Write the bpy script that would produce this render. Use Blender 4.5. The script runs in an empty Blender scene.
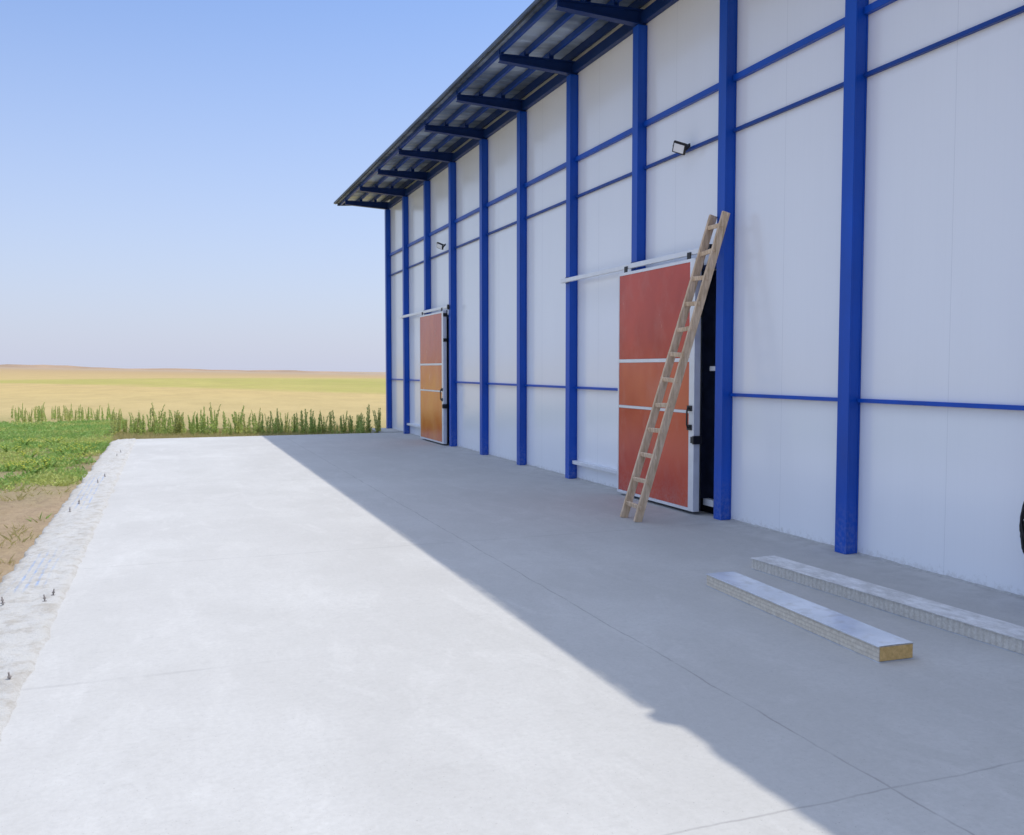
import bpy, math, random
from mathutils import Vector, Matrix, Euler, noise
random.seed(7)
R = math.radians
scn = bpy.context.scene
COL = scn.collection
# ------------------------------------------------------------ camera
F = 900.0; H = 1.6
THETA = math.atan(344/900*0.9986); PITCH = math.atan(48.5/900)
cd = bpy.data.cameras.new('camera'); cam = bpy.data.objects.new('camera', cd); COL.objects.link(cam)
cam.location = (0, 0, H); cam.rotation_euler = (math.pi/2-PITCH, 0, -THETA)
cd.sensor_width = 36; cd.lens = 36*F/1024; cd.clip_end = 20000; cd.clip_start = 0.05
scn.camera = cam
CM = Euler((math.pi/2-PITCH, 0, -THETA)).to_matrix()
def ray(u, v): return CM @ Vector((u-512, 417.5-v, -F))
def G(u, v, z=0.0):
    r = ray(u, v); t = (z-H)/r.z; return Vector((r.x*t, r.y*t, z))
def WX(u, v, X):
    r = ray(u, v); t = X/r.x; return Vector((X, r.y*t, H+r.z*t))
# ------------------------------------------------------------ mesh builder
class MB:
    def __init__(s): s.v = []; s.f = []
    def poly(s, pts): 
        n = len(s.v); s.v += [tuple(p) for p in pts]; s.f.append(tuple(range(n, n+len(pts)))); return s
    def box(s, x0, x1, y0, y1, z0, z1):
        n = len(s.v)
        s.v += [(x0,y0,z0),(x1,y0,z0),(x1,y1,z0),(x0,y1,z0),(x0,y0,z1),(x1,y0,z1),(x1,y1,z1),(x0,y1,z1)]
        s.f += [tuple(n+i for i in q) for q in ((0,3,2,1),(4,5,6,7),(0,1,5,4),(1,2,6,5),(2,3,7,6),(3,0,4,7))]
        return s
    def hexa(s, b, t):
        n = len(s.v); s.v += [tuple(p) for p in b]+[tuple(p) for p in t]
        s.f += [tuple(n+i for i in q) for q in ((0,3,2,1),(4,5,6,7),(0,1,5,4),(1,2,6,5),(2,3,7,6),(3,0,4,7))]
        return s
    def bar(s, p0, p1, a, b, up=(0,1,0)):
        p0 = Vector(p0); p1 = Vector(p1); d = (p1-p0).normalized()
        w = Vector(up); w = (w-d*w.dot(d)).normalized(); t = d.cross(w)
        w *= a/2; t *= b/2
        return s.hexa([p0-w-t, p0+w-t, p0+w+t, p0-w+t], [p1-w-t, p1+w-t, p1+w+t, p1-w+t])
    def tube(s, pts, r, n=8, caps=True):
        pts = [Vector(p) for p in pts]; base = len(s.v)
        ref = Vector((0.13,0.37,0.92)).normalized()
        for i, p in enumerate(pts):
            d = (pts[min(i+1,len(pts)-1)]-pts[max(i-1,0)]).normalized()
            a = d.cross(ref)
            if a.length < 1e-3: a = d.cross(Vector((1,0,0)))
            a.normalize(); b = d.cross(a)
            rr = r[i] if isinstance(r, (list,tuple)) else r
            for k in range(n):
                an = 2*math.pi*k/n; s.v.append(tuple(p+a*math.cos(an)*rr+b*math.sin(an)*rr))
        for i in range(len(pts)-1):
            for k in range(n):
                k2 = (k+1)%n
                s.f.append((base+i*n+k, base+i*n+k2, base+(i+1)*n+k2, base+(i+1)*n+k))
        if caps:
            s.f.append(tuple(base+k for k in range(n))[::-1]); s.f.append(tuple(base+(len(pts)-1)*n+k for k in range(n)))
        return s
    def build(s, name, mat, parent=None, origin=(0,0,0), bevel=0, smooth=False):
        me = bpy.data.meshes.new(name); o3 = Vector(origin)
        me.from_pydata([tuple(Vector(p)-o3) for p in s.v], [], s.f); me.update()
        for m in (mat if isinstance(mat, list) else [mat]): me.materials.append(m)
        o = bpy.data.objects.new(name, me); COL.objects.link(o)
        if parent: o.parent = parent
        else: o.location = origin
        if smooth:
            for p in me.polygons: p.use_smooth = True
        if bevel:
            b = o.modifiers.new('bevel', 'BEVEL'); b.width = bevel; b.segments = 2; b.limit_method = 'ANGLE'
        return o
def tag(o, label=None, cat=None, group=None, kind=None):
    if label: o['label'] = label
    if cat: o['category'] = cat
    if group: o['group'] = group
    if kind: o['kind'] = kind
    return o
def empty(name, loc, rz=0):
    o = bpy.data.objects.new(name, None); COL.objects.link(o); o.location = loc; o.rotation_euler = (0,0,rz); o.empty_display_size = .2
    return o
def copy_tree(o, parent=None):
    c = o.copy(); COL.objects.link(c)
    if parent: c.parent = parent
    for ch in list(o.children): copy_tree(ch, c)
    return c
# ------------------------------------------------------------ material helpers
class NT:
    def __init__(s, name):
        s.m = bpy.data.materials.new(name); s.m.use_nodes = True; s.t = s.m.node_tree; s.b = s.t.nodes['Principled BSDF']
        s.g = s.t.nodes.new('ShaderNodeNewGeometry')
        s.pos = s.g.outputs['Position']
        sp = s.t.nodes.new('ShaderNodeSeparateXYZ'); s.t.links.new(s.pos, sp.inputs[0])
        s.x, s.y, s.z = sp.outputs
    def lk(s, a, b):
        if hasattr(a, 'is_output'): s.t.links.new(a, b)
        else: b.default_value = a
    def math(s, op, a, b=0.0, c=0.0, clamp=False):
        n = s.t.nodes.new('ShaderNodeMath'); n.operation = op; n.use_clamp = clamp
        s.lk(a, n.inputs[0]); s.lk(b, n.inputs[1]); s.lk(c, n.inputs[2]); return n.outputs[0]
    def noise(s, scale=1, detail=4, rough=.6, stretch=None, vec=None, dist=0):
        n = s.t.nodes.new('ShaderNodeTexNoise'); n.inputs['Scale'].default_value = scale
        n.inputs['Detail'].default_value = detail; n.inputs['Roughness'].default_value = rough; n.inputs['Distortion'].default_value = dist
        v = vec or s.pos
        if stretch:
            mp = s.t.nodes.new('ShaderNodeMapping'); mp.inputs['Scale'].default_value = stretch; s.t.links.new(v, mp.inputs[0]); v = mp.outputs[0]
        s.t.links.new(v, n.inputs['Vector']); return n.outputs['Fac']
    def rng(s, v, a, b, c=0.0, d=1.0, smooth=False):
        n = s.t.nodes.new('ShaderNodeMapRange'); n.clamp = True
        if smooth: n.interpolation_type = 'SMOOTHSTEP'
        s.lk(v, n.inputs[0]); s.lk(a, n.inputs[1]); s.lk(b, n.inputs[2]); s.lk(c, n.inputs[3]); s.lk(d, n.inputs[4]); return n.outputs[0]
    def mix(s, f, a, b, mode='MIX'):
        n = s.t.nodes.new('ShaderNodeMix'); n.data_type = 'RGBA'; n.blend_type = mode
        s.lk(f, n.inputs[0])
        for q, i in ((a,6),(b,7)):
            if hasattr(q, 'is_output'): s.t.links.new(q, n.inputs[i])
            else: n.inputs[i].default_value = (q[0],q[1],q[2],1)
        return n.outputs[2]
    def ramp(s, f, stops):
        n = s.t.nodes.new('ShaderNodeValToRGB'); e = n.color_ramp.elements
        e[0].position = stops[0][0]; e[0].color = (*stops[0][1],1); e[1].position = stops[-1][0]; e[1].color = (*stops[-1][1],1)
        for p, c in stops[1:-1]:
            k = e.new(p); k.color = (*c,1)
        s.lk(f, n.inputs[0]); return n.outputs[0]
    def bump(s, h, strength=.3, dist=.01):
        n = s.t.nodes.new('ShaderNodeBump'); n.inputs['Strength'].default_value = strength; n.inputs['Distance'].default_value = dist
        s.lk(h, n.inputs['Height'])
        if s.b.inputs['Normal'].is_linked: s.t.links.new(s.b.inputs['Normal'].links[0].from_socket, n.inputs['Normal'])
        s.t.links.new(n.outputs[0], s.b.inputs['Normal'])
    def out(s, col, rough=.6, metal=0, spec=.5):
        if hasattr(col, 'is_output'): s.t.links.new(col, s.b.inputs['Base Color'])
        else: s.b.inputs['Base Color'].default_value = (*col,1)
        s.lk(rough, s.b.inputs['Roughness']); s.b.inputs['Metallic'].default_value = metal
        s.b.inputs['Specular IOR Level'].default_value = spec
        return s.m
def simple(name, c, rough=.5, metal=0, var=.15, sc=6, bump=.1, spec=.5):
    n = NT(name); f = n.noise(sc, 5)
    a = tuple(max(0, k*(1-var)) for k in c); b = tuple(min(1, k*(1+var)) for k in c)
    col = n.mix(n.rng(f, .3, .7), a, b)
    if bump: n.bump(n.noise(sc*6, 3), bump, .004)
    return n.out(col, n.rng(f, .3, .7, rough*.85, min(1, rough*1.15)), metal, spec)
# concrete slab
def concrete(name, joints=True, rough_edge=False):
    n = NT(name)
    big = n.noise(.45, 5, .6); mid = n.noise(1.7, 6, .65, stretch=(1,.55,1)); fine = n.noise(38, 4, .7); swirl = n.noise(3.0, 5, .65, dist=1.2, stretch=(1,.4,1))
    arc = n.noise(7, 4, .6, dist=2.5, stretch=(.5,1.5,1)); grit = n.noise(14, 6, .75)
    c = n.mix(n.rng(big, .35, .68), (.445,.432,.405), (.525,.515,.485))
    c = n.mix(n.rng(mid, .38, .66, 0, .7), c, (.43,.418,.39))
    c = n.mix(n.rng(swirl, .52, .74, 0, .4), c, (.585,.572,.54))
    c = n.mix(n.rng(arc, .56, .70, 0, .22), c, (.38,.37,.345))
    c = n.mix(n.rng(grit, .50, .70, 0, .30), c, (.37,.36,.335))
    c = n.mix(n.rng(fine, .3, .75, 0, .38), c, (.35,.34,.315))
    speck = n.noise(90, 2, .5)
    c = n.mix(n.rng(speck, .68, .74, 0, .5), c, (.2,.185,.17))
    c = n.mix(n.rng(n.noise(5.5, 7, .75), .58, .72, 0, .35), c, (.34,.33,.31))
    n.bump(fine, .45, .004); n.bump(mid, .3, .02)
    if joints:
        wob = n.math('MULTIPLY', n.math('SUBTRACT', n.noise(2.5, 4), .5), .05)
        def line(coord, p, w):
            d = n.math('ABSOLUTE', n.math('SUBTRACT', n.math('ADD', coord, wob), p)); return n.rng(d, w*.4, w, 1, 0)
        j = line(n.x, 2.55, .008)
        for p in (2.62, 7.9, 13.2, 18.5): j = n.math('MAXIMUM', j, n.math('MULTIPLY', line(n.y, p, .008), .8))
        j = n.math('MAXIMUM', j, n.math('MULTIPLY', line(n.y, 5.0, .02), n.rng(n.x, .2, .8, .35, 0)))
        brk = n.rng(n.noise(3.5, 3), .35, .55, .3, 1)
        j = n.math('MULTIPLY', j, brk)
        c = n.mix(n.math('MULTIPLY', j, .5), c, (.2,.19,.18))
        foot = n.math('MULTIPLY', n.rng(n.x, 4.9, 5.5), n.rng(n.noise(5, 5), .4, .62))
        c = n.mix(n.math('MULTIPLY', foot, .5), c, (.60,.585,.555))
    if rough_edge:
        c = n.mix(.4, c, (.60,.58,.53))
        st = n.math('SINE', n.math('MULTIPLY', n.math('ADD', n.x, n.math('ADD', n.math('MULTIPLY', n.y, .006), n.math('MULTIPLY', n.noise(3, 3), .02))), 105))
        st = n.rng(st, .2, .95)
        z1 = n.math('MULTIPLY', n.rng(n.y, 11.0, 11.6), n.rng(n.y, 15.2, 14.3)); z2 = n.math('MULTIPLY', n.rng(n.y, 7.1, 7.4), n.rng(n.y, 8.9, 8.4))
        zz = n.math('MAXIMUM', z1, z2); xx = n.math('MULTIPLY', n.rng(n.x, -1.13, -1.10), n.rng(n.x, -.86, -.90))
        k = n.math('MULTIPLY', n.math('MULTIPLY', st, zz), n.math('MULTIPLY', xx, n.rng(n.noise(10, 6, .75, stretch=(1,.4,1)), .40, .62)))
        c = n.mix(n.math('MULTIPLY', k, .7), c, (.20,.33,.58))
        n.bump(n.noise(12, 6, .75), .9, .035)
        c = n.mix(n.rng(n.noise(7, 6, .7), .47, .64, 0, .6), c, (.36,.32,.26))
        c = n.mix(n.math('MULTIPLY', n.rng(n.x, -1.0, -1.2), n.rng(n.noise(11, 6, .7), .4, .6, 0, .5)), c, (.34,.28,.2))
    return n.out(c, .85, 0, .3)
M = {}
M['slab'] = concrete('slab concrete'); M['edge'] = concrete('edge concrete', False, True)
# wall panels
n = NT('white sandwich panel')
fr = n.math('FRACT', n.math('ADD', n.math('MULTIPLY', n.y, 1/1.0), .27))
jd = n.math('ABSOLUTE', n.math('SUBTRACT', fr, .5)); jl = n.rng(jd, .0012, .0035, 1, 0)
sub = n.math('ABSOLUTE', n.math('SUBTRACT', n.math('FRACT', n.math('MULTIPLY', n.y, 12)), .5)); sl = n.rng(sub, .03, .09, 1, 0)
big = n.noise(.15, 2); cl = n.noise(1.6, 4, .6, stretch=(1,2,.35))
c = n.mix(n.rng(big, .3, .7), (.90,.91,.925), (.92,.93,.945))
c = n.mix(n.rng(cl, .45, .75, 0, .06), c, (.72,.73,.74))
c = n.mix(n.math('MULTIPLY', sl, .015), c, (.5,.52,.56))
c = n.mix(n.math('MULTIPLY', jl, .25), c, (.35,.38,.42))
low = n.rng(n.z, .0, .14, 1, 0); spl = n.noise(18, 5, .75)
c = n.mix(n.math('MULTIPLY', n.rng(n.math('ADD', n.math('MULTIPLY', low, .4), spl), .75, .95), .4), c, (.52,.49,.45))
n.bump(n.math('ADD', n.math('MULTIPLY', sl, -.06), n.math('MULTIPLY', jl, -.6)), .3, .004)
M['wall'] = n.out(c, .17, 0, .7)
def bluepaint(name, c, rough):
    n = NT(name); f = n.noise(2.2, 5, stretch=(1,1,.35)); g = n.noise(25, 4)
    col = n.mix(n.rng(f, .3, .7), tuple(k*.82 for k in c), tuple(min(1,k*1.15) for k in c))
    dust = n.math('MULTIPLY', n.rng(n.z, .0, .5, 1, 0), n.rng(g, .4, .7))
    col = n.mix(n.math('MULTIPLY', dust, .25), col, (.42,.42,.42))
    col = n.mix(n.rng(g, .66, .74, 0, .2), col, (.10,.10,.14))
    n.bump(g, .12, .003)
    return n.out(col, n.rng(f, .3, .7, rough*.85, rough*1.2), 0, .35)
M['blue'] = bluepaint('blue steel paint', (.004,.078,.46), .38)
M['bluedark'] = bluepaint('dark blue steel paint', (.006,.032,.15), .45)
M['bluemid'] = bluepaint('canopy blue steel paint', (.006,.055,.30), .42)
M['eave'] = simple('dark eave steel', (.07,.085,.11), .5, .2, .3)
n = NT('grey roof sheet'); f = n.noise(.55, 3, stretch=(.3,1.6,1))
c = n.mix(n.rng(f, .40, .54), (.18,.22,.27), (.50,.57,.63))
M['sheet'] = n.out(c, .34, .15)
def doorpaint(name, c1, c2):
    n = NT(name); f = n.noise(.9, 3, stretch=(1,1,.7)); g = n.noise(3, 5, .6, stretch=(1,1,.6)); sc = n.noise(30, 4, .7)
    col = n.mix(n.rng(f, .38, .62), c1, c2); col = n.mix(n.rng(g, .5, .75, 0, .15), col, (.66,.42,.34))
    dust = n.math('MULTIPLY', n.rng(n.z, .0, .35, 1, 0), n.rng(sc, .35, .6))
    col = n.mix(n.math('MULTIPLY', dust, .3), col, (.5,.4,.36))
    n.bump(n.noise(2.0, 3), .10, .02)
    return n.out(col, n.rng(g, .3, .7, .18, .28))
M['red'] = doorpaint('red door skin', (.44,.036,.017), (.60,.062,.028))
M['redglare'] = doorpaint('red skin with slab glare', (.56,.085,.04), (.68,.145,.065))  # paler red: reflection off the slab painted into the middle skin
M['redlow'] = doorpaint('lower red door skin', (.50,.045,.02), (.64,.092,.038))  # slightly lighter red for the lowest skin
M['orange'] = doorpaint('orange door skin', (.68,.15,.025), (.78,.26,.05))
M['orangered'] = doorpaint('orange red door skin', (.56,.09,.03), (.68,.15,.045))
M['alu'] = simple('aluminium trim', (.80,.81,.82), .35, .2, .06)
M['whitetrim'] = simple('white trim', (.74,.75,.77), .4, 0, .06)
M['black'] = simple('black plastic', (.012,.012,.014), .45, 0, .3)
M['dark'] = simple('dark interior', (.03,.03,.035), .8, 0, .2)  # interior shade put into the colour
M['navy'] = simple('navy interior gloom', (.16,.20,.36), .7, 0, .2)  # dim interior light put into the colour
M['glass'] = simple('lamp glass', (.93,.94,.95), .2, 0, .02, bump=0)  # near white: reflection of the sunlit ground put into the glass colour
M['steel'] = simple('rusty steel', (.34,.30,.27), .6, .3, .4, 30)
n = NT('ladder timber'); f = n.noise(5, 6, .7, stretch=(6,6,.5)); g = n.noise(60, 3, .5, stretch=(1,1,.12))
c = n.mix(n.rng(f, .35, .65), (.52,.36,.21), (.84,.65,.46)); c = n.mix(n.rng(g, .48, .7, 0, .45), c, (.32,.20,.11))
n.bump(g, .5, .004); M['wood'] = n.out(c, .75)
n = NT('panel skin'); f = n.noise(3, 5); c = n.mix(n.rng(f, .3, .7), (.56,.59,.63), (.74,.76,.79)); c = n.mix(n.rng(n.noise(9, 5), .50, .66, 0, .55), c, (.50,.48,.44))
M['pskin'] = n.out(c, .26, .1)
n = NT('dusty panel skin'); f = n.noise(14, 6, .75, stretch=(1,.5,1)); c = n.mix(n.rng(f, .38, .65), (.50,.485,.455), (.76,.75,.73)); n.bump(f, .25, .006)
M['prough'] = n.out(c, .55, 0)
n = NT('panel foam'); f = n.noise(40, 5, .7); z = n.math('SINE', n.math('MULTIPLY', n.math('ADD', n.z, n.math('MULTIPLY', f, .010)), 250)); c = n.mix(n.rng(f, .3, .7), (.58,.50,.39), (.80,.73,.60)); c = n.mix(n.rng(z, .1, .9, 0, .3), c, (.36,.31,.24)); n.bump(f, .8, .008); M['foam'] = n.out(c, .85)
n = NT('cut panel edge'); f = n.noise(50, 5, .75); yv = n.math('SINE', n.math('MULTIPLY', n.y, 150)); c = n.mix(n.rng(f, .3, .7), (.54,.49,.41), (.80,.76,.68)); c = n.mix(n.rng(yv, .0, .8, 0, .28), c, (.40,.36,.30)); n.bump(f, .8, .008); n.bump(yv, .5, .006); M['foam2'] = n.out(c, .85)
n = NT('panel foam end'); f = n.noise(45, 5, .7); c = n.mix(n.rng(f, .3, .7), (.50,.30,.09), (.76,.50,.20)); n.bump(f, .8, .008); M['foamend'] = n.out(c, .9)
n = NT('mortar'); f = n.noise(20, 6, .75); c = n.mix(n.rng(f, .35, .65), (.38,.365,.34), (.54,.53,.50)); n.bump(f, .8, .01); M['mortar'] = n.out(c, .9)
def groundmat():
    n = NT('field ground')
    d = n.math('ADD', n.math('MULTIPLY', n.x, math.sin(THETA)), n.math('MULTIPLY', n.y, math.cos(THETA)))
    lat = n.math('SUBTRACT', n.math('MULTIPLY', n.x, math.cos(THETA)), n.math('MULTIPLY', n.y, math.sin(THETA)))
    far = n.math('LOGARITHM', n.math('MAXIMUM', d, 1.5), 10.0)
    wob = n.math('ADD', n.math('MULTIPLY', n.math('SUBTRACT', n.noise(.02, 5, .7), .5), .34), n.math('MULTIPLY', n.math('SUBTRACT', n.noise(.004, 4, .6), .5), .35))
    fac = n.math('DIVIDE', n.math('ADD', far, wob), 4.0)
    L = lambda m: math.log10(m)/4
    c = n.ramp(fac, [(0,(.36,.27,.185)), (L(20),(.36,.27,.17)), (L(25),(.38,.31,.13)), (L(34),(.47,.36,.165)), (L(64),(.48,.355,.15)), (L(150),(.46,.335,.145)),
                     (L(400),(.40,.28,.14)), (L(900),(.37,.265,.165)), (L(4000),(.36,.28,.21))])  # farthest stops greyer: aerial haze painted into the ground colour
    fine = n.noise(9, 6, .7); med = n.noise(.8, 5, .65)
    field = n.noise(.35, 6, .75, stretch=(1,.35,1)); fld2 = n.noise(.05, 6, .7, stretch=(1,.25,1)); grain = n.noise(3, 6, .8)
    # yellow-green crop: a wedge, thin at its left end and deep towards the building
    t = n.math('DIVIDE', lat, n.math('MAXIMUM', d, 1.0))
    inner = n.rng(t, -.58, -.14, 105, 60); outer = n.rng(t, -.58, -.30, 125, 190)
    dw = n.math('MULTIPLY', d, n.math('ADD', 1.0, n.math('MULTIPLY', wob, 1.6)))
    crop = n.math('MULTIPLY', n.rng(n.math('SUBTRACT', dw, inner), -4, 6), n.rng(n.math('SUBTRACT', outer, dw), -12, 12))
    cc = n.mix(n.rng(fld2, .35, .65), (.31,.30,.075), (.42,.36,.11))
    c = n.mix(n.math('MULTIPLY', crop, .92), c, cc)
    c = n.mix(n.rng(field, .4, .7, 0, .45), c, (.31,.235,.10))
    c = n.mix(n.rng(grain, .5, .75, 0, .35), c, (.27,.205,.09))
    near = n.rng(d, 24, 34, 1, 0)
    g1 = n.math('MULTIPLY', n.math('MULTIPLY', near, n.rng(n.y, 12.0, 15)), n.math('MULTIPLY', n.rng(n.x, -1, -1.5), n.rng(med, .36, .56)))
    c = n.mix(n.math('MULTIPLY', g1, .65), c, (.20,.23,.08))
    c = n.mix(n.math('MULTIPLY', near, n.rng(fine, .42, .7, 0, .65)), c, (.22,.155,.10))
    c = n.mix(n.math('MULTIPLY', near, n.rng(med, .54, .66, 0, .45)), c, (.23,.165,.105))
    n.bump(fine, .9, .05); n.bump(n.noise(45, 3), .6, .012)
    return n.out(c, .95, 0, .1)
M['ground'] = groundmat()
def leafmat(name, a, b, sc=3):
    n = NT(name); f = n.noise(sc, 4)
    c = n.mix(n.rng(f, .3, .7), a, b); m = n.out(c, .55, 0, .3)
    tr = n.t.nodes.new('ShaderNodeBsdfTranslucent'); n.t.links.new(c, tr.inputs[0])
    ms = n.t.nodes.new('ShaderNodeMixShader'); ms.inputs[0].default_value = .45
    out = n.t.nodes['Material Output']; n.t.links.new(n.b.outputs[0], ms.inputs[1]); n.t.links.new(tr.outputs[0], ms.inputs[2]); n.t.links.new(ms.outputs[0], out.inputs[0])
    return m
M['weed'] = leafmat('tall weed leaf', (.34,.46,.12), (.52,.60,.18), 6)
M['weed2'] = leafmat('dry weed leaf', (.48,.52,.16), (.62,.62,.24), 6)
M['grass'] = leafmat('verge grass', (.20,.37,.08), (.40,.52,.14), 1.6)
M['ygrass'] = leafmat('yellowish verge grass', (.38,.48,.12), (.56,.57,.18), 1.6)
M['drygrass'] = leafmat('dry grass', (.44,.41,.15), (.60,.50,.24), 2)
M['yel'] = leafmat('yellow flower', (.78,.70,.08), (.70,.68,.14), 12)
M['stem'] = leafmat('weed stem', (.36,.38,.14), (.46,.44,.19), 6)
M['hill'] = simple('far hill', (.34,.24,.155), .95, 0, .18, .006, 0, .1)
M['haze'] = simple('hazy hill', (.34,.31,.32), .95, 0, .04, .002, 0, .0)  # distance haze mixed into the hill colour

# ------------------------------------------------------------ setting
GZ = -.12
st, ct = math.sin(THETA), math.cos(THETA)
def terrain(d, l):
    z = GZ
    if d > 60:
        t = max(-1.3, min(.4, l/d)); sl = .0025-.0185*(t+.57)
        w = min(1, (d-60)/340); w = w*w*(3-2*w); z += sl*w*min(d, 4000)
    return z
N = 150; g = MB(); cs = []
for i in range(-N//2, N//2+1):
    s = i/(N/2); cs.append(math.copysign(abs(s)**3.2*7000+abs(s)*8, s))
for dl in cs:
    for dd in cs:
        g.v.append((dd*st+dl*ct, dd*ct-dl*st, terrain(dd, dl)))
for i in range(N):
    for j in range(N): a = i*(N+1)+j; g.f.append((a, a+N+1, a+N+2, a+1)[::-1])
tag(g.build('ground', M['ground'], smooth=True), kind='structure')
g = MB(); nx, ny = 120, 300
for i in range(nx+1):
    for j in range(ny+1):
        x = -1.10-13*(i/nx)**1.3; y = -2+30*j/ny
        e = min(1, (14.1+x)/2.0, (y+2)/1.5, (28-y)/3.0); e = max(0, e)
        z = GZ-.03+e*(.08+.05*noise.noise(Vector((x*.6,y*.6,0)))+.04*noise.noise(Vector((x*2.3,y*2.3,3)))+.022*noise.noise(Vector((x*8,y*8,5))))
        g.v.append((x, y, z))
for i in range(nx):
    for j in range(ny): a = i*(ny+1)+j; g.f.append((a, a+1, a+ny+2, a+ny+1))
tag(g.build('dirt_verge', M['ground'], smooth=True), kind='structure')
# slab
SY = 22.25
g = MB().box(-.72, 5.60, -8, SY, -.25, 0)
g.box(4.95, 5.60, SY+.002, 23.75, -.25, .02)
tag(g.build('concrete_slab', M['slab']), kind='structure')
g = MB(); nx, ny = 16, 900
for j in range(ny+1):
    y = -4+(SY-.05+4)*j/ny
    xo = -1.2+.06*noise.noise(Vector((0,y*1.1,0)))+.03*noise.noise(Vector((3,y*5,0)))
    xi = -.70+.035*noise.noise(Vector((7,y*2.3,0)))+.02*noise.noise(Vector((9,y*8,0)))
    for i in range(nx+1):
        t = i/nx; x = xi+(xo-xi)*t
        z = .020+.014*noise.noise(Vector((x*5,y*3,1)))+.011*noise.noise(Vector((x*18,y*14,1)))-.035*t**3
        if i == 0: z = -.004
        elif i == 1: z = z*.8+.002
        g.v.append((x, y, z))
    g.v.append((xo-.04, y, -.25))
w = nx+2
for j in range(ny):
    for i in range(nx+1): a = j*w+i; g.f.append((a, a+1, a+w+1, a+w))
tag(g.build('slab_edge_strip', M['edge'], smooth=True), kind='structure')
random.seed(21); g = MB()
for i in range(620):
    x = -1.3-abs(random.gauss(0,1.6)); y = random.uniform(4, 17); s = random.choice((.012,.018,.03,.045))*random.uniform(.7,1.3)
    c0 = Vector((x,y,GZ+.03+s*.2)); n0 = len(g.v)
    for a_ in range(5):
        an = a_*1.2566+random.random()*.5; g.v.append(tuple(c0+Vector((math.cos(an)*s, math.sin(an)*s, -s*.5))))
    g.v.append(tuple(c0+Vector((random.uniform(-.3,.3)*s, random.uniform(-.3,.3)*s, s*.6))))
    for a_ in range(5): g.f.append((n0+a_, n0+(a_+1)%5, n0+5))
tag(g.build('loose_clods', M['ground']), 'loose soil clods and small stones scattered on the bare dirt', 'soil clods', kind='stuff')
def ridge(name, mat, dist, prof, seed):
    g = MB()
    us = [i*12-700 for i in range(160)]
    for u in us:
        l = (u-512)/F*dist; h = prof(u)/F*dist
        x, y = dist*st+l*ct, dist*ct-l*st
        bx_, by_ = (dist+900)*st+l*ct, (dist+900)*ct-l*st
        fx, fy = (dist-700)*st+l*ct, (dist-700)*ct-l*st
        g.v += [(fx,fy,-60), (x,y,h+H), (bx_,by_,-60)]
    for i in range(len(us)-1):
        a = i*3; g.f += [(a,a+3,a+4,a+1), (a+1,a+4,a+5,a+2)]
    tag(g.build(name, mat, smooth=True), kind='structure')
ridge('far_hill', M['hill'], 3500, lambda u: 4.3-.022*u+1.8*noise.noise(Vector((u*.012,0,0)))+.8*noise.noise(Vector((u*.05,0,0))), 1)
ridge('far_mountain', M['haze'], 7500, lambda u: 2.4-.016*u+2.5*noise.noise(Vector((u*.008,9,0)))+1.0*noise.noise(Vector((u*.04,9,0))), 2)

# ------------------------------------------------------------ building
O = (13, 9, 0)
B = empty('warehouse', O)
tag(B, 'long white panelled warehouse with blue steel columns and a dark overhanging roof', 'warehouse')
def bp(mb, name, mat, parent=None, bevel=0, smooth=False): return mb.build(name, mat, parent or B, O, bevel, smooth)
XW = 5.56; YE = 23.6; Y0 = -6.0
CU = [848.5, 723.5, 637.5, 571.5, 522, 484.5, 453.5, 428.5, 407, 389.5]
CY = [WX(u, 450, 5.50).y for u in CU]
CY = [CY[0]-(3-i)*1.93 for i in range(3)]+CY
D1 = (8.44, 10.22); D2 = (CY[3+6]+.19, CY[3+7]+.12)
OP = [(8.30, 9.85), (CY[9]+.15, CY[10]-.15)]
w = MB(); edges = [Y0, OP[0][0], OP[0][1], OP[1][0], OP[1][1], YE]; OH = 2.68
w.box(XW, XW+.1, edges[0], edges[1], 0.004, 6.12); w.box(XW, XW+.1, edges[1]+.001, edges[2]-.001, OH, 6.12)
w.box(XW, XW+.1, edges[2], edges[3], 0.004, 6.12); w.box(XW, XW+.1, edges[3]+.001, edges[4]-.001, OH, 6.12); w.box(XW, XW+.1, edges[4], edges[5], 0.004, 6.12)
bp(w, 'front_wall', M['wall'])
bp(MB().box(20.4, 20.5, Y0, YE, -.1, 6.1), 'rear_wall', M['wall'])
for ya, yb in ((YE-.1, YE-.002), (Y0+.002, Y0+.1)):
    w = MB(); p = [(XW+.101,-.1),(20.399,-.1),(20.399,6.1),(13,6.68),(XW+.101,6.1)]
    w.poly([(x,ya,z) for x,z in p]); w.poly([(x,yb,z) for x,z in p][::-1])
    for i in range(5):
        a = p[i]; b = p[(i+1)%5]; w.poly([(a[0],ya,a[1]),(b[0],ya,b[1]),(b[0],yb,b[1]),(a[0],yb,a[1])][::-1])
    bp(w, 'end_wall', M['wall'])
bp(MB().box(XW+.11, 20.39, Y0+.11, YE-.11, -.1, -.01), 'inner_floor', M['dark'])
bp(MB().box(6.15, 6.2, Y0+.2, YE-.2, 0, 5.9), 'gap_backing', M['navy'])  # added sheet behind the openings; its navy stands in for dim interior light
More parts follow.
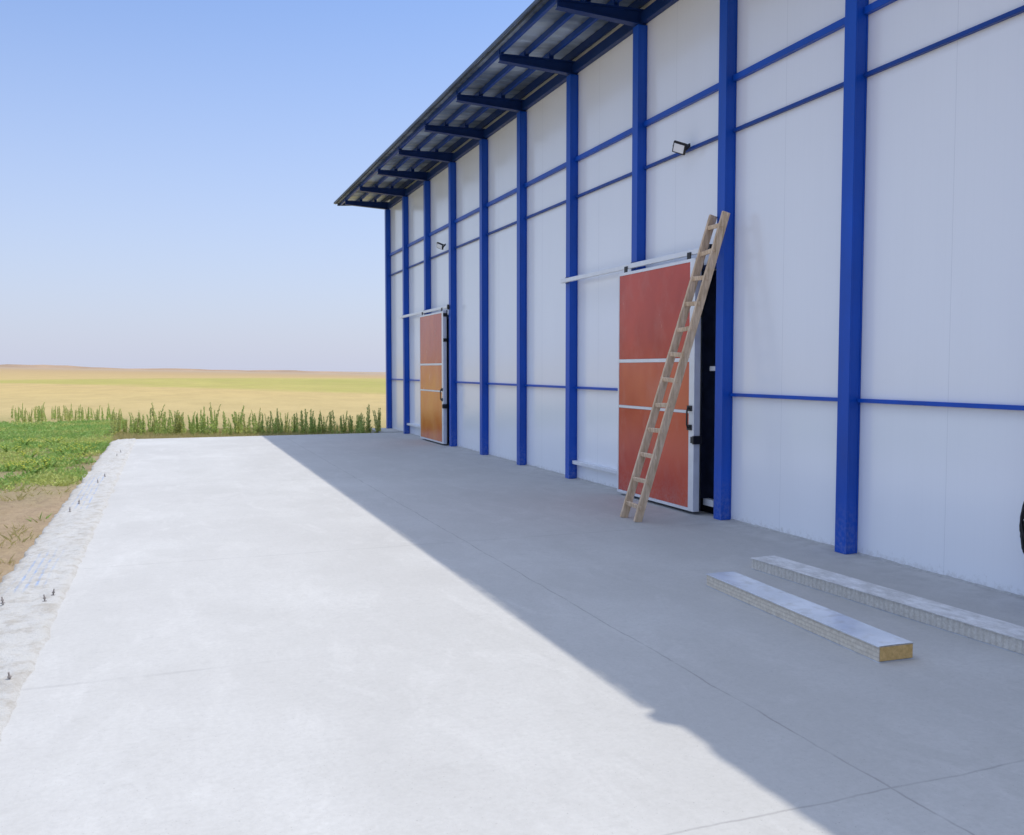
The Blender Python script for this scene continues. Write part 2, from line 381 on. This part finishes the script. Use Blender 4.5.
for k, y in enumerate(CY):
    c = MB(); a = .07
    c.box(5.43, 5.444, y-a, y+a, 0.001, 5.795); c.box(5.543, 5.557, y-a, y+a, 0.001, 5.795)
    c.box(5.4445, 5.5425, y-a+.006, y+a-.006, 0.001, 5.794)
    bp(c, 'column', M['blue'], bevel=.003)
    b = MB()
    def wedge(y0, y1, xa, xb, za0, za1, zb0, zb1):
        b.hexa([(xa,y0,za0),(xb,y0,zb0),(xb,y1,zb0),(xa,y1,za0)], [(xa,y0,za1),(xb,y0,zb1),(xb,y1,zb1),(xa,y1,za1)])
    wedge(y-.006, y+.006, 4.38, 5.545, 5.872, 5.945, 5.812, 5.975)
    wedge(y-.055, y+.055, 4.38, 5.545, 5.86, 5.871, 5.80, 5.811)
    wedge(y-.055, y+.055, 4.38, 5.545, 5.946, 5.957, 5.976, 5.987)
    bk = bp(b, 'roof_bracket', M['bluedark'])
    for xs in (4.42, 4.80, 5.18):
        bp(MB().box(xs-.035, xs+.035, y+.03, y+.036, 5.96+.02*(xs-4.4), 6.035+.06*(xs-4.4)), 'purlin_cleat', M['bluemid'], bk)
for z, t, dp, m in ((1.33, .034, .04, 'blue'), (4.07, .034, .04, 'bluemid'), (4.60, .062, .05, 'blue')):
    for k in range(len(CY)-1):
        y0, y1 = CY[k]+.071, CY[k+1]-.071
        if z < 2 and k == 3+1: y1 = y0+.10
        if z < 2 and k == 3+6: y1 = y0+.10
        gm = MB().box(XW-.002-dp, XW-.002, y0, y1, z-t/2, z+t/2)
        bp(gm, 'wall_rail', M[m], bevel=.003)
def rz(x): return 6.06+.075*(x-4.31)
for x, q in ((4.42,.085), (4.80,.085), (5.18,.085), (5.50,.11)):
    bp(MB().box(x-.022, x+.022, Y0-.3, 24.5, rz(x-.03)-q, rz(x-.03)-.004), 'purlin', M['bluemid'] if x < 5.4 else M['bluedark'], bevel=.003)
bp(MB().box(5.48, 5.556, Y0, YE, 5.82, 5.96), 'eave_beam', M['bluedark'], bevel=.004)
def roofsheet(xa, xb, ya, yb, fn):
    g = MB(); ys = []; y = ya; p = .25; hh = .017
    prof = [(0,0),(.10,0),(.135,hh),(.195,hh),(.23,0)]
    while y < yb-.01:
        for a, h in prof: ys.append((y+a, h))
        y += p
    ys.append((yb, 0)); n0 = len(ys)
    def xo(y):
        if xa > 10: return xa
        if 4.26 < y < 4.47: return xa-.055
        if 4.05 < y <= 4.26: return xa+.04
        return xa+.012*noise.noise(Vector((0, y*.8, 0)))
    for yy, h in ys: g.v.append((xo(yy), yy, fn(xa)+h))
    for yy, h in ys: g.v.append((xb, yy, fn(xb)+h))
    for yy, h in ys: g.v.append((xo(yy), yy, fn(xa)+h+.004))
    for yy, h in ys: g.v.append((xb, yy, fn(xb)+h+.004))
    for i in range(n0-1):
        g.f += [(i, i+1, n0+i+1, n0+i), (2*n0+i, 3*n0+i, 3*n0+i+1, 2*n0+i+1), (i, 2*n0+i, 2*n0+i+1, i+1)]
    return g
bp(roofsheet(4.28, 13, Y0-.5, 24.66, rz), 'roof', M['sheet'])
bp(roofsheet(13.002, 21.7, Y0-.5, 24.66, lambda x: rz(26.0-x)), 'roof', M['sheet'])
bp(MB().box(4.255, 4.264, 4.52, 24.62, 6.035, 6.080), 'eave_flashing', M['eave'])
bp(MB().box(4.300, 4.310, Y0-.45, 24.6, 6.022, 6.056), 'eave_flashing', M['eave'])
bp(MB().hexa([(4.34,24.52,5.98),(13,24.52,6.62),(13,24.55,6.62),(4.34,24.55,5.98)], [(4.34,24.52,6.056),(13,24.52,6.70),(13,24.55,6.70),(4.34,24.55,6.056)]), 'verge_flashing', M['eave'])
bp(MB().box(4.40, 5.54, 23.60, 23.65, 5.86, 5.92), 'tie_beam', M['bluedark'])
g = MB(); ny = 1400; L0 = -5
for j in range(ny+1):
    y = L0+(YE-L0)*j/ny
    a = .02+.03*abs(noise.noise(Vector((0,y*2.2,4))))+.015*noise.noise(Vector((0,y*11,4))); a = max(.006, a)
    b = .008+.012*abs(noise.noise(Vector((5,y*3,4))))+.005*noise.noise(Vector((5,y*13,4))); b = max(.004, b)
    g.v += [(XW-.001-a, y, .0005), (XW-.001-a*.5, y, b*.55), (XW-.001, y, b+.004)]
for j in range(ny):
    a = j*3; y = L0+(YE-L0)*j/ny
    if OP[0][0]-.1 < y < OP[0][1]+.1 or OP[1][0]-.1 < y < OP[1][1]+.1: continue
    g.f += [(a,a+1,a+4,a+3), (a+1,a+2,a+5,a+4)]
bp(g, 'mortar_fillet', M['mortar'], smooth=True)
# doors
def door(y0, y1, op, yrail, mats, lab, ycolfar):
    xa, xb = 5.345, 5.415; zt = 2.80; zb = .035
    z1, z2 = 1.70, 1.13
    leaf = bp(MB().box(xa+.006, xb, y0+.02, y1-.02, zb+.02, zt-.02), 'sliding_door', M['whitetrim'], bevel=.003)
    leaf['label'] = lab
    q = .105
    for (za, zc), m in zip(((zb+.035, z2-.018), (z2+.018, z1-.022), (z1+.022, zt-.035)), mats):
        bp(MB().box(xa, xa+.0055, y0+q+.005, y1-.03, za, zc), 'door_skin', m, leaf, bevel=.002)
    fr = MB()
    fr.box(xa-.004, xb+.004, y0, y0+q, zb, zt); fr.box(xa-.004, xb+.004, y1-.028, y1, zb, zt)
    fr.box(xa-.003, xb+.003, y0+q+.001, y1-.029, zt-.035, zt); fr.box(xa-.003, xb+.003, y0+q+.001, y1-.029, zb, zb+.03)
    bp(fr, 'door_frame', M['alu'], leaf, bevel=.002)
    bp(MB().box(xa-.003, xa+.004, y0+q+.001, y1-.029, z1-.02, z1+.02), 'cross_band', M['alu'], leaf)
    bp(MB().box(xa-.003, xa+.004, y0+q+.001, y1-.029, z2-.013, z2+.013), 'cross_band', M['alu'], leaf)
    bp(MB().box(xb+.005, xb+.018, y0-.010, y0+.02, zb+.01, zt+.02), 'rubber_seal', M['black'], leaf)
    h = MB().box(xa-.022, xa-.005, y0+.035, y0+.115, 1.14, 1.20); h.box(xa-.022, xa-.005, y0+.035, y0+.115, .93, .99)
    h.tube([(xa-.03,y0+.075,1.18),(xa-.045,y0+.075,1.14),(xa-.045,y0+.075,.99),(xa-.03,y0+.075,.95)], .010, 8)
    bp(h, 'handle', M['black'], leaf)
    bp(MB().box(xa-.025, xb+.02, y0-.028, y0-.002, .78, .87).box(xa-.022, xa-.005, y0-.001, y0+.04, .79, .86), 'lock_box', M['black'], leaf, bevel=.003)
    for zz in (2.2, 2.72): bp(MB().box(xa-.006, xb+.02, y0-.022, y0-.002, zz-.035, zz+.035), 'hinge_block', M['black'], leaf, bevel=.003)
    for yy in (y0+.16, y1-.16):
        bp(MB().box(xa+.01, xa+.02, yy-.035, yy+.035, zt-.05, zt+.075), 'roller_hanger', M['black'] , leaf)
    r = bp(MB().box(xa+.022, xb-.003, y0-.18, yrail, zt+.045, zt+.105), 'door_rail', M['alu'], bevel=.006)
    bp(MB().box(xa+.03, xb-.002, y0-.22, y0-.181, zt+.02, zt+.12), 'rail_stop', M['black'], r)
    for yy in ycolfar: bp(MB().box(xb-.002, 5.4295, yy-.05, yy+.05, zt+.04, zt+.125), 'rail_bracket', M['bluedark'], r)
    bp(MB().box(5.475, XW-.001, y1+.05, yrail-.2, .22, .27), 'floor_guide', M['whitetrim'], bevel=.004)
    f = MB(); f.box(XW-.03, XW+.12, op[0]-.06, op[0]-.001, .004, OH+.06); f.box(XW-.03, XW+.12, op[1]+.001, op[1]+.06, .004, OH+.06); f.box(XW-.03, XW+.12, op[0], op[1], OH+.001, OH+.06)
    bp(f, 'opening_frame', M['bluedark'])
    bp(MB().box(XW-.05, XW-.031, op[0]-.05, op[0]+.10, 1.58, 1.63), 'latch_plate', M['alu'])
    bp(MB().box(XW-.05, XW+.02, op[0]+.001, op[0]+.20, .10, .17), 'bottom_stop', M['alu'])
door(D1[0], D1[1], OP[0], CY[6]+.12, (M['redlow'], M['redglare'], M['red']), 'near red sliding door, standing part open beside the ladder', (CY[5], CY[6]))
door(D2[0], D2[1], OP[1], CY[3+8]+.12, (M['orange'], M['orange'], M['orangered']), 'far orange and red sliding door near the end of the wall', (CY[10], CY[11]))

# ------------------------------------------------------------ ladder
Lr = empty('ladder', (4.56, 8.42, 0)); tag(Lr, 'wooden ladder leaning on a blue column in front of the red door', 'ladder')
bt = Vector((0,0,0)); tp = Vector((.826,-.36,3.21)); dr = (tp-bt)
for s in (-.15, .15):
    off = Vector((0, s, 0)); 
    MB().bar(bt+off*1.02, tp+off*.78, .032, .088).build('rail', M['wood'], Lr, bevel=.005)
random.seed(3)
for i in range(12):
    t = (i+.6)/12.1; c = bt+dr*t; q = .15*(1.02-.24*t); j = random.uniform(-.012,.012)
    MB().bar(c+Vector((-.02,-q-.025,j)), c+Vector((-.02,q+.025,-j)), .026, .046, up=(1,0,.2)).build('rung', M['wood'], Lr, bevel=.005)
# ------------------------------------------------------------ floodlights
def flood(y, z, label):
    r = empty('floodlight', (5.51, y, z))
    tag(r, label, 'floodlight', 'floodlights on the wall')
    R3 = Matrix.Rotation(R(30), 3, 'Z') @ Matrix.Rotation(R(-28), 3, 'Y') @ Matrix.Rotation(R(25), 3, 'X')
    def T(x, y_, z_): return tuple(R3 @ Vector((x, y_, z_))*.92+Vector((-.11, 0, .0)))
    def tb(x0,x1,y0,y1,z0,z1): return MB().hexa([T(x0,y0,z0),T(x1,y0,z0),T(x1,y1,z0),T(x0,y1,z0)], [T(x0,y0,z1),T(x1,y0,z1),T(x1,y1,z1),T(x0,y1,z1)])
    tb(-.015,.02,-.085,.085,-.07,.07).build('housing', M['black'], r, bevel=.006)
    tb(-.026,-.0155,-.066,.066,-.05,.05).build('lens', M['glass'], r)
    for k in range(4):
        tb(.021,.034,-.06+k*.04-.004,-.06+k*.04+.004,-.05,.05).build('cooling_fin', M['black'], r)
    m = MB(); m.bar(T(.0,-.09,0),(0,-.04,.03),.006,.022); m.bar(T(.0,.09,0),(0,.04,.03),.006,.022); m.box(-.006,.0,-.05,.05,.01,.05)
    m.build('bracket', M['black'], r)
p = WX(681, 148, 5.42); flood(p.y, p.z, 'small black floodlight on the wall above the near red door')
p = WX(441, 246, 5.42); flood(p.y, p.z, 'small black floodlight on the wall above the far orange door')
# ------------------------------------------------------------ panels on ground
def offcut(label, a, b, width, th, nose, topm, sidem, amp=.0025):
    a = Vector(a); b = Vector(b); d = (b-a); L = d.length; ang = math.atan2(d.y, d.x)-math.pi/2
    r = empty('panel_offcut', (a.x, a.y, 0), ang); tag(r, label, 'building panel', 'panel offcuts on the slab')
    c = MB(); n = int(L/.03); s0 = 0
    for i in range(n+1):
        y = L*i/n; j1 = amp*1.6*noise.noise(Vector((i*.9, nose, 0))); j2 = amp*1.6*noise.noise(Vector((i*.9, nose+5, 0)))
        c.v += [(.005+j1, y, .006), (width-.005+j2, y, .006), (width-.005+j2, y, th-.004), (.005+j1, y, th-.004)]
    for i in range(n):
        q = s0+i*4
        for k in range(4): c.f.append((q+k, q+(k+1)%4, q+4+(k+1)%4, q+4+k)[::-1])
    c.f.append((s0, s0+1, s0+2, s0+3)); q = s0+n*4; c.f.append((q+3,q+2,q+1,q))
    c.build('foam_core', sidem, r)
    MB().box(.010, width-.010, -.006, -.0005, .010, th-.008).build('foam_end', M['foamend'], r)
    t = MB(); n2 = 90
    for i in range(n2+1):
        y = -.004+(L+.008)*i/n2; wz = amp*noise.noise(Vector((y*2, nose, 0)))
        t.v += [(-.001, y, th-.006), (0, y, th+wz), (width*.5, y, th+.001+wz*.4), (width, y, th-wz), (width+.001, y, th-.006)]
    for i in range(n2):
        for k in range(4): q = i*5+k; t.f.append((q, q+1, q+6, q+5))
    t.build('top_skin', topm, r)
    MB().box(-.001, width+.001, -.004, L+.004, .001, .004).build('bottom_skin', M['pskin'], r)
    return r
offcut('short white sandwich panel strip with yellow foam end lying on shaded concrete', G(878,663), G(706,586), .235, .092, 1, M['pskin'], M['foam'])
a = G(1024,656); b = G(751,569); dd = (b-a).normalized()
offcut('long pale cream panel strip lying along the foot of the wall', a-dd*.7, b, .235, .09, 20, M['prough'], M['foam2'])
# ------------------------------------------------------------ cable bundle at the right edge
cx = 5.385; cy_ = WX(1024, 520, cx).y-.055; cz = .56
r = empty('cable_coil', (cx, cy_, cz)); tag(r, 'narrow bundle of coiled black cable hanging low at the right edge of the photo', 'cable')
m = MB()
for k in range(9):
    pts = []; rad = .025+.006*k; rw = .13+.008*k; ph = k*1.7
    for i in range(33):
        an = 2*math.pi*i/32; pts.append((.006*((k*5)%4-1.5)+.005*math.sin(an*3+k), rad*math.cos(an)+.014*math.sin(an*2+ph*.3)+.008*math.sin(an*3+ph), rw*math.sin(an)+.012*math.sin(an*2+ph)))
    m.tube(pts, .009, 7, False)
m.build('cable', M['black'], r, smooth=True)
MB().tube([(.045,.0,.16),(-.03,0,.155),(-.05,0,.18)], .006, 6).build('hook', M['steel'], r)
# ------------------------------------------------------------ anchor bolts on strip
proto = empty('anchor_bolt', (0,0,0))
MB().tube([(0,0,-.03),(0,0,.04),(.004,.0,.08)], .006, 8).build('threaded_rod', M['steel'], proto)
MB().tube([(0,0,.04),(0,0,.052)], .013, 6).build('nut', M['steel'], proto)
MB().tube([(0,0,.018),(0,0,.022)], .02, 10).build('washer', M['steel'], proto)
spots = [(45,604),(53,598),(3,606),(10,684),(70,513),(79,505),(98,484),(105,478),(117,457),(121,453)]
for i, (u, v) in enumerate(spots):
    o = proto if i == 0 else copy_tree(proto)
    q = G(u, v); o.location = (q.x, q.y, .006); o.rotation_euler = (R(random.uniform(-9,9)), R(random.uniform(-9,9)), random.random()*6)
    o.scale = (.75,)*3
    tag(o, 'small rusty anchor bolt standing up from the rough slab edge', 'bolt', 'anchor bolts along the slab edge')
# ------------------------------------------------------------ vegetation
def leaf(m, p, d, L, w):
    d = d.normalized(); s = d.cross(Vector((random.uniform(-1,1),random.uniform(-1,1),1))).normalized()*w
    m.poly([p-s*.3, p+d*L*.5-s, p+d*L, p+d*L*.5+s])
def weed_proto(mat, seed, flower=False):
    random.seed(seed)
    r = empty('tall_weed', (0,0,0)); sm = MB(); lf = MB(); fl = MB()
    for k in range(random.randint(1,3) if not flower else 6):
        b = Vector((random.uniform(-.11,.11), random.uniform(-.11,.11), 0)); h = random.uniform(.42,.72); lean = Vector((random.uniform(-.1,.1), random.uniform(-.1,.1), 0))
        if flower: lean *= 3; h *= .8
        pts = [b+lean*(t*t)+Vector((0,0,h*t)) for t in (0,.35,.7,1)]
        sm.tube(pts, [.006,.005,.004,.002], 5)
        for i in range(40):
            t = .04+.96*(i/40); p = b+lean*(t*t)+Vector((0,0,h*t)); an = i*2.4
            L = (.075*(1-t)+.030)*random.uniform(.6,1.3)
            leaf(lf, p, Vector((math.cos(an), math.sin(an), .9+.6*t)), L, L*.24+.003)
            if t > .55: leaf(lf, p, Vector((math.cos(an+1), math.sin(an+1), 1.5)), .035, .010)
            if flower and t > .62: leaf(fl, p+Vector((random.uniform(-.04,.04), random.uniform(-.04,.04), .02)), Vector((random.uniform(-1,1), random.uniform(-1,1), .5)), .032, .014)
    sm.build('stem', M['stem'], r); lf.build('leaves', mat, r)
    if flower: fl.build('blossom', M['yel'], r)
    return r
protos = [weed_proto(M['weed'] if k < 5 else M['weed2'], 100+k) for k in range(7)]
used = [False]*7
def place(k, p, s, label, group):
    o = protos[k] if not used[k] else copy_tree(protos[k]); used[k] = True
    o.location = p; o.scale = (s*random.uniform(.85,1.1), s*random.uniform(.85,1.1), s); o.rotation_euler = (0,0,random.random()*6.28)
    tag(o, label, 'weed', group)
random.seed(5)
WL = 'upright olive green weed in the row behind the far end of the slab'
for i in range(96):
    u = 118+i*2.76+random.uniform(-1.6,1.6); v = 437.5+random.uniform(-2.5,.0)
    if u > 382: continue
    p = G(u, v, GZ)
    if p.y < SY+.12: p.y = SY+.12+random.random()*.5
    place(random.randrange(7), p, random.choice((.75,.88,.98,1.05,1.14))*random.uniform(.94,1.06), WL, 'weeds behind the slab')
WL2 = 'upright green weed in the farther row at the left edge of the field'
for i in range(54):
    u = 14+i*2.0+random.uniform(-2,2); v = 421+random.uniform(-2.5,4)
    place(random.randrange(7), G(u, v, GZ), random.uniform(.6,.92), WL2, 'weeds in the left field')
fp = weed_proto(M['grass'], 300, True); fp.name = 'flowering_weed'
for i, (u, v) in enumerate(((40,452),(52,447),(63,458),(30,462),(72,450),(84,456),(20,470),(46,470),(66,466),(12,455),(25,448),(92,449),(8,474),(34,478),(78,462))):
    o = fp if i == 0 else copy_tree(fp)
    o.location = G(u, v, GZ+.03); s = random.uniform(.3,.5); o.scale = (s*1.7,s*1.7,s); o.rotation_euler = (0,0,i*1.3)
    tag(o, 'low weed with small yellow flowers in the green verge', 'flowering weed', 'yellow flowering weeds in the verge')
random.seed(11); g = MB(); gy = MB(); gd = MB()
def blade(g, p, h, w, lean):
    an = random.random()*6.28; s = Vector((math.cos(an), math.sin(an), 0))*w
    l = Vector((random.uniform(-1,1), random.uniform(-1,1), 0))*lean*h
    g.poly([p-s, p+s, p+l*.4+Vector((0,0,h*.6))+s*.6, p+l+Vector((0,0,h))])
for i in range(34000):
    x = -1.28-abs(random.random()**1.1)*13; y = random.uniform(11, 31)
    k = noise.noise(Vector((x*.45, y*.45, 2)))+.6*noise.noise(Vector((x*1.9, y*1.9, 2)))
    thr = .5 if y < 13 else (.5-(y-13)*.22 if y < 17 else -.38)
    if k+random.gauss(0,.08) < thr: continue
    k2 = noise.noise(Vector((x*.9, y*.6, 8)))
    tgt = gy if k2+random.gauss(0,.15) > .2 else g
    if random.random() < .5:
        for b in range(7):
            p = Vector((x+random.gauss(0,.05), y+random.gauss(0,.05), GZ+.02+random.random()*.09))
            if p.x > -1.27: p.x = -1.29
            leaf(tgt, p, Vector((random.uniform(-1,1), random.uniform(-1,1), random.uniform(.2,1))), random.uniform(.04,.09), random.uniform(.010,.02))
    else:
        for b in range(8):
            p = Vector((x+random.gauss(0,.07), y+random.gauss(0,.07), GZ+.0))
            if p.x > -1.27: p.x = -1.29
            blade(tgt, p, random.uniform(.06,.13)*(1+.5*k), random.uniform(.004,.009), 1.0)
for i in range(3000):
    x = random.uniform(-1.3, 5.2); y = random.uniform(SY+.05, 26)
    if x > 4.8 and y < 23.8: continue
    for b in range(6): blade(gd, Vector((x+random.gauss(0,.06), y+abs(random.gauss(0,.06)), GZ)), random.uniform(.05,.15), .005, .6)
for i in range(2600):
    x = -1.32-abs(random.gauss(0,3.2)); y = random.uniform(6, 26)
    if noise.noise(Vector((x*.8, y*.8, 12))) < -.02: continue
    for b in range(6): blade(gd, Vector((x+random.gauss(0,.03), y+random.gauss(0,.03), GZ)), random.uniform(.04,.13), .003, 1.1)
tag(g.build('verge_grass', M['grass']), 'low bright green grass and weeds on the dirt left of the slab', 'grass', kind='stuff')
tag(gy.build('yellow_grass', M['ygrass']), 'yellowish green grass patches mixed into the green verge', 'grass', kind='stuff')
tag(gd.build('dry_grass', M['drygrass']), 'short dry grass between the weeds and on the bare dirt', 'dry grass', kind='stuff')

# ------------------------------------------------------------ light
sd = Vector((2.19, .85, 6.08)).normalized()
L = bpy.data.lights.new('sun', 'SUN'); L.energy = 3.2; L.angle = R(.5); L.color = (1, .95, .865)
lo = bpy.data.objects.new('sun', L); COL.objects.link(lo); lo.rotation_euler = sd.to_track_quat('Z', 'Y').to_euler(); lo.location = (10, 5, 30)
wd = bpy.data.worlds.new('World'); scn.world = wd; wd.use_nodes = True; nt = wd.node_tree
sky = nt.nodes.new('ShaderNodeTexSky'); sky.sky_type = 'NISHITA'; sky.sun_disc = False
sky.sun_elevation = math.asin(sd.z); sky.sun_rotation = math.atan2(sd.x, sd.y); sky.altitude = 0; sky.air_density = 1.0; sky.dust_density = .4; sky.ozone_density = 1.6
bg = nt.nodes['Background']; bg.inputs[1].default_value = .15
# hazy air low over the plain, and an added overhead glow that fills the shade
tc = nt.nodes.new('ShaderNodeTexCoord'); sx = nt.nodes.new('ShaderNodeSeparateXYZ'); nt.links.new(tc.outputs['Generated'], sx.inputs[0])
mr = nt.nodes.new('ShaderNodeMapRange'); mr.inputs[1].default_value = -.02; mr.inputs[2].default_value = .42; mr.inputs[3].default_value = 1.0; mr.inputs[4].default_value = 0.0
nt.links.new(sx.outputs[2], mr.inputs[0])
pw = nt.nodes.new('ShaderNodeMath'); pw.operation = 'POWER'; pw.inputs[1].default_value = 1.2; nt.links.new(mr.outputs[0], pw.inputs[0])
sc = nt.nodes.new('ShaderNodeMix'); sc.data_type = 'RGBA'; sc.blend_type = 'MULTIPLY'; sc.inputs[0].default_value = 1; sc.inputs[7].default_value = (.96,1.02,1.20,1)
nt.links.new(sky.outputs[0], sc.inputs[6])
mx = nt.nodes.new('ShaderNodeMix'); mx.data_type = 'RGBA'; nt.links.new(pw.outputs[0], mx.inputs[0]); nt.links.new(sc.outputs[2], mx.inputs[6]); mx.inputs[7].default_value = (3.85,4.1,5.15,1)
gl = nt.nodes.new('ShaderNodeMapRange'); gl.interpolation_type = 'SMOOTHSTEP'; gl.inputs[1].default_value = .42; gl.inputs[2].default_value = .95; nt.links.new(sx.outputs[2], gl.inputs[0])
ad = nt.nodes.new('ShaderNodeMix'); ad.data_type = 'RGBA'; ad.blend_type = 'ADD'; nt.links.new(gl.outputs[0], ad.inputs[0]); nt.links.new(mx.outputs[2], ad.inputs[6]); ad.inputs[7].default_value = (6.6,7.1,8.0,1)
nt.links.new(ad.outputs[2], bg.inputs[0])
scn.view_settings.view_transform = 'Standard'; scn.view_settings.look = 'None'; scn.view_settings.exposure = 0
